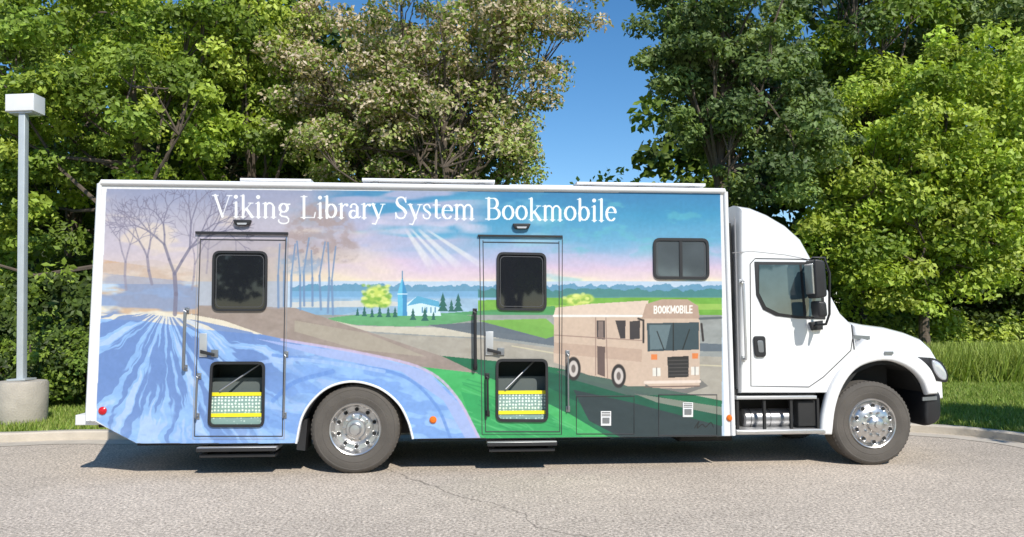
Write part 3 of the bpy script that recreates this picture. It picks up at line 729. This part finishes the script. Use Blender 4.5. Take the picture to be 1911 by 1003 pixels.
rprism('mirror_foot', PP([(947, 354), (962, 352), (962, 362), (950, 363)], yb), yb-.06, yb, BLACK, BM, .01)
ys = .06
xa, z1 = P(863, 434, ys); xb, _ = P(962, 434, ys)
box('step_top', xa, xb-.05, ys, ys+.35, z1-.055, z1-.015, ALU, BM, .01)
box('cab_sill', xa, xb, yb+.1, yb+.3, z1-.02, z1+.06, DARK, BM)
xa, z2 = P(862, 472, ys); xb, _ = P(966, 474, ys)
box('step_bottom', xa, xb, ys-.02, ys+.35, z2-.06, z2, ALU, BM, .012); box('step_bottom_edge', xa, xb, ys-.035, ys-.0205, z2-.05, z2-.012, CHROME, BM, .004)
xt0, zt = P(866, 461, .3); xt1, _ = P(945, 461, .3)
def cylx(nm, x0, x1, y, z, r, m, seg=32):
    v, f = [], []
    prof = [(x0, r*.85), (x0+.02, r), (x1-.02, r), (x1, r*.85)]
    for (x, rr) in prof:
        for k in range(seg):
            a = 2*math.pi*k/seg; v.append((x, y+rr*math.cos(a), z+rr*math.sin(a)))
    for i in range(3):
        for k in range(seg): f.append((i*seg+k, i*seg+(k+1) % seg, (i+1)*seg+(k+1) % seg, (i+1)*seg+k))
    f += [tuple(range(seg)), tuple(range(3*seg, 4*seg))]
    obj(nm, v, f, m, BM)
cylx('air_tank', xt0+.05, xt1, .36, zt+.01, .12, TANKM)
for k in range(3): cylx('tank_strap', xt0+.12+k*.25, xt0+.155+k*.25, .36, zt+.01, .125, BLACK)
for k in range(4):
    xx = xa+.03+k*(xb-xa-.1)/3; box('step_hanger', xx, xx+.03, ys+.03, ys+.07, z2, z1-.05, DARK, BM)
box('battery_box', xb-.3, xb-.05, .12, .4, z2+.02, z1-.08, DARK, BM, .02)
box('mid_dark', xa, xb, .62, .66, z2-.02, z1+.1, DARK, BM)

# ------------------------------------------------------------------ ground
def nmat(name, build):
    m = bpy.data.materials.new(name); m.use_nodes = True; build(m.node_tree, m.node_tree.nodes['Principled BSDF']); return m
def asphalt(nt, b):
    N, L = nt.nodes, nt.links
    tc = N.new('ShaderNodeTexCoord')
    def noi(s, d=4, r=.6):
        n = N.new('ShaderNodeTexNoise'); n.inputs['Scale'].default_value = s; n.inputs['Detail'].default_value = d; n.inputs['Roughness'].default_value = r
        L.new(tc.outputs['Object'], n.inputs['Vector']); return n
    fine = noi(34, 6, .85); big = noi(.35, 5); mid = noi(5, 4)
    r = N.new('ShaderNodeValToRGB'); e = r.color_ramp.elements
    e[0].position = .36; e[0].color = (.10, .082, .066, 1); e[1].position = .63; e[1].color = (.92, .79, .65, 1)
    x = e.new(.48); x.color = (.42, .355, .29, 1)
    L.new(fine.outputs['Fac'], r.inputs['Fac'])
    def mul(cin, fac, lo, hi, p0, p1):
        rr = N.new('ShaderNodeMapRange'); rr.inputs['From Min'].default_value = p0; rr.inputs['From Max'].default_value = p1
        rr.inputs['To Min'].default_value = lo; rr.inputs['To Max'].default_value = hi; L.new(fac, rr.inputs['Value'])
        mm = N.new('ShaderNodeVectorMath'); mm.operation = 'SCALE'; L.new(cin, mm.inputs[0]); L.new(rr.outputs['Result'], mm.inputs['Scale']); return mm.outputs['Vector']
    c = mul(r.outputs['Color'], big.outputs['Fac'], .86, 1.12, .3, .7)
    c = mul(c, mid.outputs['Fac'], .9, 1.1, .3, .7)
    dn = noi(1.2, 4); ad = N.new('ShaderNodeVectorMath'); ad.operation = 'MULTIPLY_ADD'
    ad.inputs[1].default_value = (.6, .6, 0); L.new(dn.outputs['Color'], ad.inputs[0]); L.new(tc.outputs['Object'], ad.inputs[2])
    v = N.new('ShaderNodeTexVoronoi'); v.feature = 'DISTANCE_TO_EDGE'; v.inputs['Scale'].default_value = .12; L.new(ad.outputs['Vector'], v.inputs['Vector'])
    c = mul(c, v.outputs['Distance'], .5, 1.0, .0006, .0018)
    L.new(c, b.inputs['Base Color']); b.inputs['Roughness'].default_value = .9
    bp = N.new('ShaderNodeBump'); bp.inputs['Strength'].default_value = .35; bp.inputs['Distance'].default_value = .01
    L.new(fine.outputs['Fac'], bp.inputs['Height']); L.new(bp.outputs['Normal'], b.inputs['Normal'])
ASPH = nmat('asphalt', asphalt)
def lawnm(nt, b):
    N, L = nt.nodes, nt.links
    tc = N.new('ShaderNodeTexCoord')
    n = N.new('ShaderNodeTexNoise'); n.inputs['Scale'].default_value = 2.5; n.inputs['Detail'].default_value = 8; L.new(tc.outputs['Object'], n.inputs['Vector'])
    r = N.new('ShaderNodeValToRGB'); e = r.color_ramp.elements
    e[0].position = .35; e[0].color = (.09, .14, .02, 1); e[1].position = .65; e[1].color = (.2, .29, .05, 1)
    L.new(n.outputs['Fac'], r.inputs['Fac']); L.new(r.outputs['Color'], b.inputs['Base Color']); b.inputs['Roughness'].default_value = .95
LAWN = nmat('lawn', lawnm)
cl_ = [G(-300, 488), G(-130, 487), G(0, 486), G(95, 483), (-4.6, 11.15), (-2, 11.6), (0, 11.9), (2, 12.1), (4.0, 12.2), (5.9, 12.05), G(1105, 477), G(1150, 481), G(1200, 487), G(1250, 496), G(1320, 512), (8.2, 6.6), (9.2, 4.6), (9.8, 2.5), (10.2, 0)]
curb = [(-60, cl_[0][1])]+catmull(cl_, 5)+[(10.4, -6), (10.4, -60)]
obj('ground', [(-400, -400, -.004), (400, -400, -.004), (400, 400, -.004), (-400, 400, -.004)], [(0, 1, 2, 3)], LAWN)
pv = [(x, y, 0) for x, y in curb]
obj('road', pv+[(-60, -60, 0)], [tuple(range(len(pv)+1))], ASPH)
cn = np.array(curb); e_ = np.diff(cn, axis=0); e_ /= np.linalg.norm(e_, axis=1)[:, None]
d = np.concatenate([e_[:1], e_[:-1]+e_[1:], e_[-1:]]); d /= np.linalg.norm(d, axis=1)[:, None]; nrm = np.stack([-d[:, 1], d[:, 0]], 1)
def offs(k): return cn+nrm*k
strips = [(0, .0), (0, .11), (.02, .13), (.17, .13), (.19, .12)]
vs, fs = [], []
for o_, z in strips:
    for p in offs(o_): vs.append((p[0], p[1], z))
n = len(cn)
for s in range(len(strips)-1):
    for i in range(n-1): fs.append((s*n+i, s*n+i+1, (s+1)*n+i+1, (s+1)*n+i))
g0 = len(vs)
for p in offs(-.4): vs.append((p[0], p[1], .006))
for p in offs(0): vs.append((p[0], p[1], .006))
for i in range(n-1): fs.append((g0+i, g0+i+1, g0+n+i+1, g0+n+i))
CURB = mat('curb_concrete', (.52, .46, .38), .9, 0, .3, 3, bump=.3, bscale=30)
obj('curb', vs, fs, CURB)
ol = [(p[0], p[1], .11) for p in offs(.18)]
obj('lawn', ol+[(200, -60, .11), (200, 200, .11), (-200, 200, .11), (-200, ol[0][1], .11)], [tuple(range(len(ol)+4))], LAWN)

def leafmat(name, trans=.35, rough=.5):
    m = bpy.data.materials.new(name); m.use_nodes = True; nt = m.node_tree; N, L = nt.nodes, nt.links
    b = N['Principled BSDF']; at = N.new('ShaderNodeAttribute'); at.attribute_name = 'paint'
    L.new(at.outputs['Color'], b.inputs['Base Color']); b.inputs['Roughness'].default_value = rough; b.inputs['Specular IOR Level'].default_value = .3
    tr = N.new('ShaderNodeBsdfTranslucent'); sc = N.new('ShaderNodeVectorMath'); sc.operation = 'MULTIPLY'; sc.inputs[1].default_value = (1.4, 1.35, .5)
    L.new(at.outputs['Color'], sc.inputs[0]); L.new(sc.outputs['Vector'], tr.inputs['Color'])
    mx = N.new('ShaderNodeMixShader'); mx.inputs['Fac'].default_value = trans
    L.new(b.outputs['BSDF'], mx.inputs[1]); L.new(tr.outputs['BSDF'], mx.inputs[2]); L.new(mx.outputs['Shader'], N['Material Output'].inputs['Surface'])
    return m
LEAF = leafmat('leaf', .3); GRASSM = leafmat('grass_blade', .2)
BARK = mat('bark', (.11, .085, .065), .95, 0, .4, 3, bump=.8, bscale=14)
def blades(name, px, py, hmin, hmax, w, cols, z0=.11):
    n = len(px); h = rng.uniform(hmin, hmax, n); a = rng.uniform(0, 2*math.pi, n); lean = rng.normal(0, .35, (n, 2))*h[:, None]
    base = np.stack([px, py, np.full(n, z0)], 1); s = np.stack([np.cos(a), np.sin(a), np.zeros(n)], 1)*w/2
    tip = base+np.stack([lean[:, 0], lean[:, 1], h], 1)
    co = np.stack([base-s, base+s, tip+s*.15, tip-s*.15], 1).reshape(-1, 3)
    c = cols[rng.integers(0, len(cols), n)]*rng.uniform(.7, 1.3, (n, 1)); c = np.repeat(c, 4, 0)
    return fastmesh(name, co, np.arange(n*4).reshape(-1, 4), [GRASSM], c)
gc = np.array([(.21, .31, .045), (.27, .36, .07), (.16, .24, .04), (.33, .37, .1)])
n = 170000
gxx = np.concatenate([rng.uniform(5.5, 18, n*3//4), rng.uniform(-13, -4.5, n//4)]); gyy = np.concatenate([9+13*rng.random(n*3//4)**1.2, rng.uniform(10.4, 16, n//4)])
ins = inpoly([(p[0], p[1]) for p in offs(.24)]+[(200, -60), (200, 200), (-200, 200), (-200, cn[0][1]+.3)], gxx, gyy)
blades('grass', gxx[ins], gyy[ins], .04, .11, .02, gc)

# ------------------------------------------------------------------ trees
def make_tree(name, base, htrunk, rt, crowns, nclus, nleaf, lsize, cols, csize=.75, seed=1, limbs=16, blossom=None, lean=(0, 0), twigs=True):
    r = np.random.default_rng(seed)
    base = np.array(base, float); cr = np.array(crowns, float)
    vol = cr[:, 3]*cr[:, 4]*cr[:, 5]; pick = r.choice(len(cr), nclus, p=vol/vol.sum())
    d = r.normal(size=(nclus, 3)); d /= np.linalg.norm(d, axis=1)[:, None]
    rad = r.random(nclus)**(1/2.6)*r.uniform(.82, 1.12, nclus)
    cen = cr[pick, :3]+d*rad[:, None]*cr[pick, 3:]
    cen[:, 2] = np.maximum(cen[:, 2], .5)
    csz = csize*r.uniform(.5, 1.35, nclus)
    per = r.poisson(nleaf/nclus*(csz/csize)**1.5)+3
    ci = np.repeat(np.arange(nclus), per); n = len(ci)
    off = r.normal(size=(n, 3)); off /= np.linalg.norm(off, axis=1)[:, None]; off *= (r.random(n)**.45)[:, None]
    off[:, 2] *= .6
    off[:, 2] -= .25*(off[:, 0]**2+off[:, 1]**2)
    pos = cen[ci]+off*csz[ci][:, None]
    nv = r.normal(size=(n, 3))*.65+off*.8+np.array([.12, -.35, .55]); nv /= np.linalg.norm(nv, axis=1)[:, None]
    t = np.cross(nv, r.normal(size=(n, 3))); t /= np.linalg.norm(t, axis=1)[:, None]+1e-9; bt = np.cross(nv, t)
    sz = lsize*r.uniform(.6, 1.3, n)[:, None]
    co = np.stack([pos-t*sz*.55, pos+bt*sz*.33-t*sz*.05, pos+t*sz*.6-nv*sz*.12, pos-bt*sz*.33-t*sz*.05], 1).reshape(-1, 3)
    cols = np.array(cols); cc = cols[r.integers(0, len(cols), nclus)]*r.uniform(.8, 1.2, (nclus, 1))
    c = cc[ci]*r.uniform(.7, 1.3, (n, 1))
    if blossom is not None:
        bc, frac, zlo, zhi = blossom
        cf = r.uniform(.5, 1.4, nclus)[ci]
        isb = r.random(n) < frac*cf*np.clip((pos[:, 2]-zlo)/(zhi-zlo), 0.05, 1)
        bcc = np.array(bc)[r.integers(0, len(bc), n)]*r.uniform(.7, 1.2, (n, 1)); c[isb] = bcc[isb]
    c = np.repeat(c, 4, 0); quads = np.arange(n*4).reshape(-1, 4)
    wv, wf = [], []
    def add(pts, rr, s=7):
        v, f = tube_geo(pts, rr, s); o = len(wv); wv.extend(v); wf.extend([[i+o for i in q_] for q_ in f])
    top = base+np.array([lean[0], lean[1], htrunk])
    pts = [base-np.array([0, 0, .2])]; rr = [rt*1.5]
    for k in range(1, 7):
        s = k/6; pts.append(base*(1-s)+top*s+np.append(r.normal(0, .06, 2)*s*htrunk/6, 0)); rr.append(rt*(1.05-.75*s))
    add(pts, rr, 10)
    for j in r.choice(nclus, min(limbs, nclus), replace=False):
        s = r.uniform(.3, .95); i = s*6; i0 = min(int(i), 5); st = np.array(pts[i0])*(1-(i-i0))+np.array(pts[i0+1])*(i-i0)
        e = cen[j]; mid = st*.5+e*.5+np.array([0, 0, -.08*np.linalg.norm(e-st)])+r.normal(0, .15, 3)
        m2 = mid*.5+e*.5+r.normal(0, .12, 3)
        R = rt*.42*(1.1-s*.6); add([st, mid, m2, e], [R, R*.6, R*.35, .015], 6)
        if twigs:
            near = np.argsort(np.linalg.norm(cen-e, axis=1))[1:5]
            for k in near: add([m2, (m2+cen[k])/2+r.normal(0, .1, 3), cen[k]], [R*.3+.008, R*.18+.006, .006], 5)
    wv = np.array([tuple(v) for v in wv]); nw = len(wv)
    allco = np.concatenate([wv, co]); allq = np.concatenate([np.array(wf), quads+nw])
    allc = np.concatenate([np.tile([.1, .08, .06], (nw, 1)), c])
    mi = np.concatenate([np.zeros(len(wf)), np.ones(len(quads))])
    return fastmesh(name, allco, allq, [BARK, LEAF], allc, mi)
def E(u, v, Y, ru, rv, rd):
    x, z = W(u, v, Y); s = Y/F
    return (x, Y, z, ru*s, rd, rv*s*K)
YG = [(.30, .40, .05), (.36, .46, .06), (.21, .30, .04), (.42, .50, .09)]
MG = [(.15, .22, .03), (.20, .29, .04), (.24, .33, .05)]
DG = [(.11, .165, .055), (.155, .22, .07), (.21, .28, .10)]
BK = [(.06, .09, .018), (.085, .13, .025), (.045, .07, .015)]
bx = lambda u, Y: (W(u, 400, Y)[0], Y, .1)
make_tree('locust_tree', bx(150, 18), 9, .2, [E(60, 60, 18, 150, 130, 2.2), E(170, 130, 18, 130, 110, 2.2), E(-20, 220, 18, 110, 150, 2), E(230, 20, 18.5, 110, 90, 2)], 200, 46000, .14, YG+MG, .58, 11)
make_tree('locust_tree', bx(290, 20), 9, .18, [E(255, 120, 20, 90, 110, 2), E(300, 40, 20, 80, 100, 2)], 90, 18000, .15, YG+MG, .6, 12)
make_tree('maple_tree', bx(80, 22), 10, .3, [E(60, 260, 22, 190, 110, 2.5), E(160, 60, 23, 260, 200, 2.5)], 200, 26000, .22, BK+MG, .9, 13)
make_tree('crabapple_tree', bx(520, 19), 8, .17, [E(500, 60, 19, 180, 120, 2.2), E(420, 110, 19, 110, 110, 2), E(600, 40, 19, 90, 80, 2), E(545, 140, 19, 78, 75, 2), E(665, 15, 19, 60, 45, 1.5), E(610, 150, 19, 40, 45, 1.5)], 330, 66000, .11, [(.27, .34, .08), (.33, .38, .11), (.20, .27, .05)], .52, 15, 50, blossom=([(.58, .48, .33), (.48, .40, .26), (.66, .55, .42)], .55, 2.0, 8.0))
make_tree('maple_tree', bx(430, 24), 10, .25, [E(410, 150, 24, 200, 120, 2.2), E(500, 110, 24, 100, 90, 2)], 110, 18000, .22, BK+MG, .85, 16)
make_tree('cottonwood_tree', bx(850, 21), 12, .2, [E(850, 60, 21, 105, 95, 2.2), E(795, 40, 21, 55, 85, 2), E(900, 150, 21, 95, 90, 2), E(860, -60, 21, 120, 90, 2), E(815, 145, 21, 50, 50, 1.5)], 240, 50000, .15, DG+[(.19, .27, .08)], .56, 17, 34)
make_tree('cottonwood_tree', bx(1010, 25), 12, .25, [E(1010, 20, 25, 130, 110, 2.4), E(1130, 20, 25, 100, 100, 2.4), E(960, 120, 25, 60, 90, 2)], 150, 28000, .19, DG+MG, .75, 18)
make_tree('linden_tree', bx(1085, 22), 8, .16, [E(1070, 170, 22, 130, 110, 2.4), E(1110, 90, 22, 85, 70, 2.2), E(1150, 230, 22, 90, 90, 2.2), E(1005, 245, 22, 85, 70, 2), E(1175, 140, 22, 70, 100, 2.2), E(1050, 285, 22, 100, 50, 2), E(1090, 325, 22, 110, 30, 1.6)], 330, 70000, .15, YG+YG[1:2]+[(.40, .52, .08)], .66, 19, 30)
make_tree('maple_tree', bx(1200, 27), 11, .3, [E(1120, 250, 27, 150, 110, 2), E(1240, 180, 26, 90, 150, 2)], 110, 18000, .26, BK+MG, .95, 20)
k = 21
for (u, Y, v) in [(-60, 29, 60), (110, 30, 40), (270, 30, 30), (430, 31, 60), (860, 30, 90), (1000, 30, 60), (1180, 30, 50), (1340, 28, 40)]:
    make_tree('maple_tree', bx(u, Y), 9, .3, [E(u, v+130, Y, 110, 210, 2)], 80, 9000, .42, BK+MG[:1], 1.2, k, 4, twigs=False); k += 1
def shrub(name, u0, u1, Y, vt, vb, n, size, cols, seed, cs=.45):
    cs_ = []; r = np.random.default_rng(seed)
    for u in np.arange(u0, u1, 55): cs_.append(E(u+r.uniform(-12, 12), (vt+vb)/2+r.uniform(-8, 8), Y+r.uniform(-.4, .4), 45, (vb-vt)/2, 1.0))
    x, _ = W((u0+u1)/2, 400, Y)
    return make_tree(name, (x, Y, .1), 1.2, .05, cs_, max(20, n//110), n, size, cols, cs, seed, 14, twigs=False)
shrub('shrub', 560, 860, 27, 182, 380, 16000, .22, MG+YG, 60, .9)
shrub('shrub', -60, 130, 14.6, 345, 462, 24000, .10, MG+BK+[(.2, .3, .05)], 61, .36)
shrub('shrub', -80, 200, 17, 290, 440, 16000, .16, BK+BK+MG, 62, .6)
shrub('shrub', 990, 1260, 23.5, 352, 412, 24000, .14, YG+[(.34, .42, .1)], 63, .55)
shrub('shrub', 960, 1300, 26, 310, 405, 16000, .2, BK+MG, 64, .7)
shrub('shrub', 120, 960, 21, 330, 440, 12000, .3, BK, 66, .9)
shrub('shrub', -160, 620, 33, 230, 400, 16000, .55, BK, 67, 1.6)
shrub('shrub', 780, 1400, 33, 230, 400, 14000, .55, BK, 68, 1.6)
n = 40000; u = rng.uniform(7, 20, n); y = rng.uniform(19.5, 23, n)
blades('tall_grass', u, y, .3, 1.1, .04, np.array([(.32, .41, .08), (.38, .45, .12), (.25, .33, .06)]))
# trees on the camera side of the road; the first only tips its shade onto the near road edge
make_tree('maple_tree', (2.3, -6.6, 0), 7, .22, [(2.0, -6.6, 8.75, 2.3, 2.3, 3.1)], 70, 9000, .2, MG, .5, 90, 14)
make_tree('maple_tree', (12.4, 5.2, .1), 6, .2, [(11.8, 5.6, 7.2, 1.9, 1.7, 1.9)], 70, 9000, .2, MG, .6, 91, 14)
for i, (x, y) in enumerate([(-16, -17), (-7, -19), (5, -21), (14, -18), (23, -17)]):  # row added out of view so the truck's paint has foliage to reflect
    make_tree('maple_tree', (x, y, 0), 6, .22, [(x, y, 6.5, 4, 3, 4)], 60, 5000, .5, MG, 1.1, 95+i, 8)

# ------------------------------------------------------------------ lamp post
lx, ly = G(25, 465, .1)
LP = empty('street_lamp', (lx, ly, .1))
pr = [(.36, 0), (.37, .03), (.365, .65), (.34, .69), (0, .70)]
seg = 32; vs, fs = [], []
for k in range(seg):
    a = 2*math.pi*k/seg
    for r_, z in pr: vs.append((r_*math.cos(a), r_*math.sin(a), z))
for k in range(seg):
    for i in range(4): fs.append((k*5+i, ((k+1) % seg)*5+i, ((k+1) % seg)*5+i+1, k*5+i+1))
obj('concrete_base', vs, fs, CONC, LP)
ztop = W(25, 124, ly)[1]-.1; zt2 = W(25, 105, ly)[1]-.1
tilt = math.radians(-2.2)
def tb_(o): o.rotation_euler = (0, tilt, 0); return o
tb_(box('pole', -.055, .055, -.055, .055, .70, ztop, GALV, LP, .01))
tb_(box('base_plate', -.15, .15, -.15, .15, .70, .73, GALV, LP, .005))
tb_(box('lamp_head', -.24, .24, -.12, .2, ztop, zt2, mat('lamp_head_paint', (.7, .7, .7), .45), LP, .02))
tb_(box('lamp_lens_pan', -.19, .19, -.08, .16, ztop-.02, ztop-.001, LAMPG, LP, .004))

# ------------------------------------------------------------------ light
to_sun = Vector((.45, -1.0, 1.0)).normalized()
el = math.asin(to_sun.z); az = math.atan2(to_sun.x, to_sun.y)
sl = bpy.data.lights.new('sun', 'SUN'); sl.energy = 5.0; sl.angle = math.radians(.5); sl.color = (1, .95, .86)
so = bpy.data.objects.new('sun', sl); scn.collection.objects.link(so); so.rotation_euler = to_sun.to_track_quat('Z', 'Y').to_euler(); so.location = (10, -20, 30)
w = bpy.data.worlds.new('World'); scn.world = w; w.use_nodes = True
nt = w.node_tree; sk = nt.nodes.new('ShaderNodeTexSky'); sk.sky_type = 'NISHITA'; sk.sun_disc = False
sk.sun_elevation = el; sk.sun_rotation = az; sk.ozone_density = 2.0; sk.air_density = 1.0; sk.dust_density = 0.1
hs = nt.nodes.new('ShaderNodeHueSaturation'); hs.inputs['Saturation'].default_value = 1.3
nt.links.new(sk.outputs['Color'], hs.inputs['Color'])
nt.links.new(hs.outputs['Color'], nt.nodes['Background'].inputs['Color']); nt.nodes['Background'].inputs['Strength'].default_value = .15

# ------------------------------------------------------------------ camera
cd = bpy.data.cameras.new('camera'); cam = bpy.data.objects.new('camera', cd); scn.collection.objects.link(cam)
cam.location = (0, 0, CH); cam.rotation_euler = (math.pi/2+PIT, 0, 0)
cd.sensor_width = 36; cd.lens = 36*F/1200
cd.clip_end = 1500; cd.clip_start = .05
scn.camera = cam
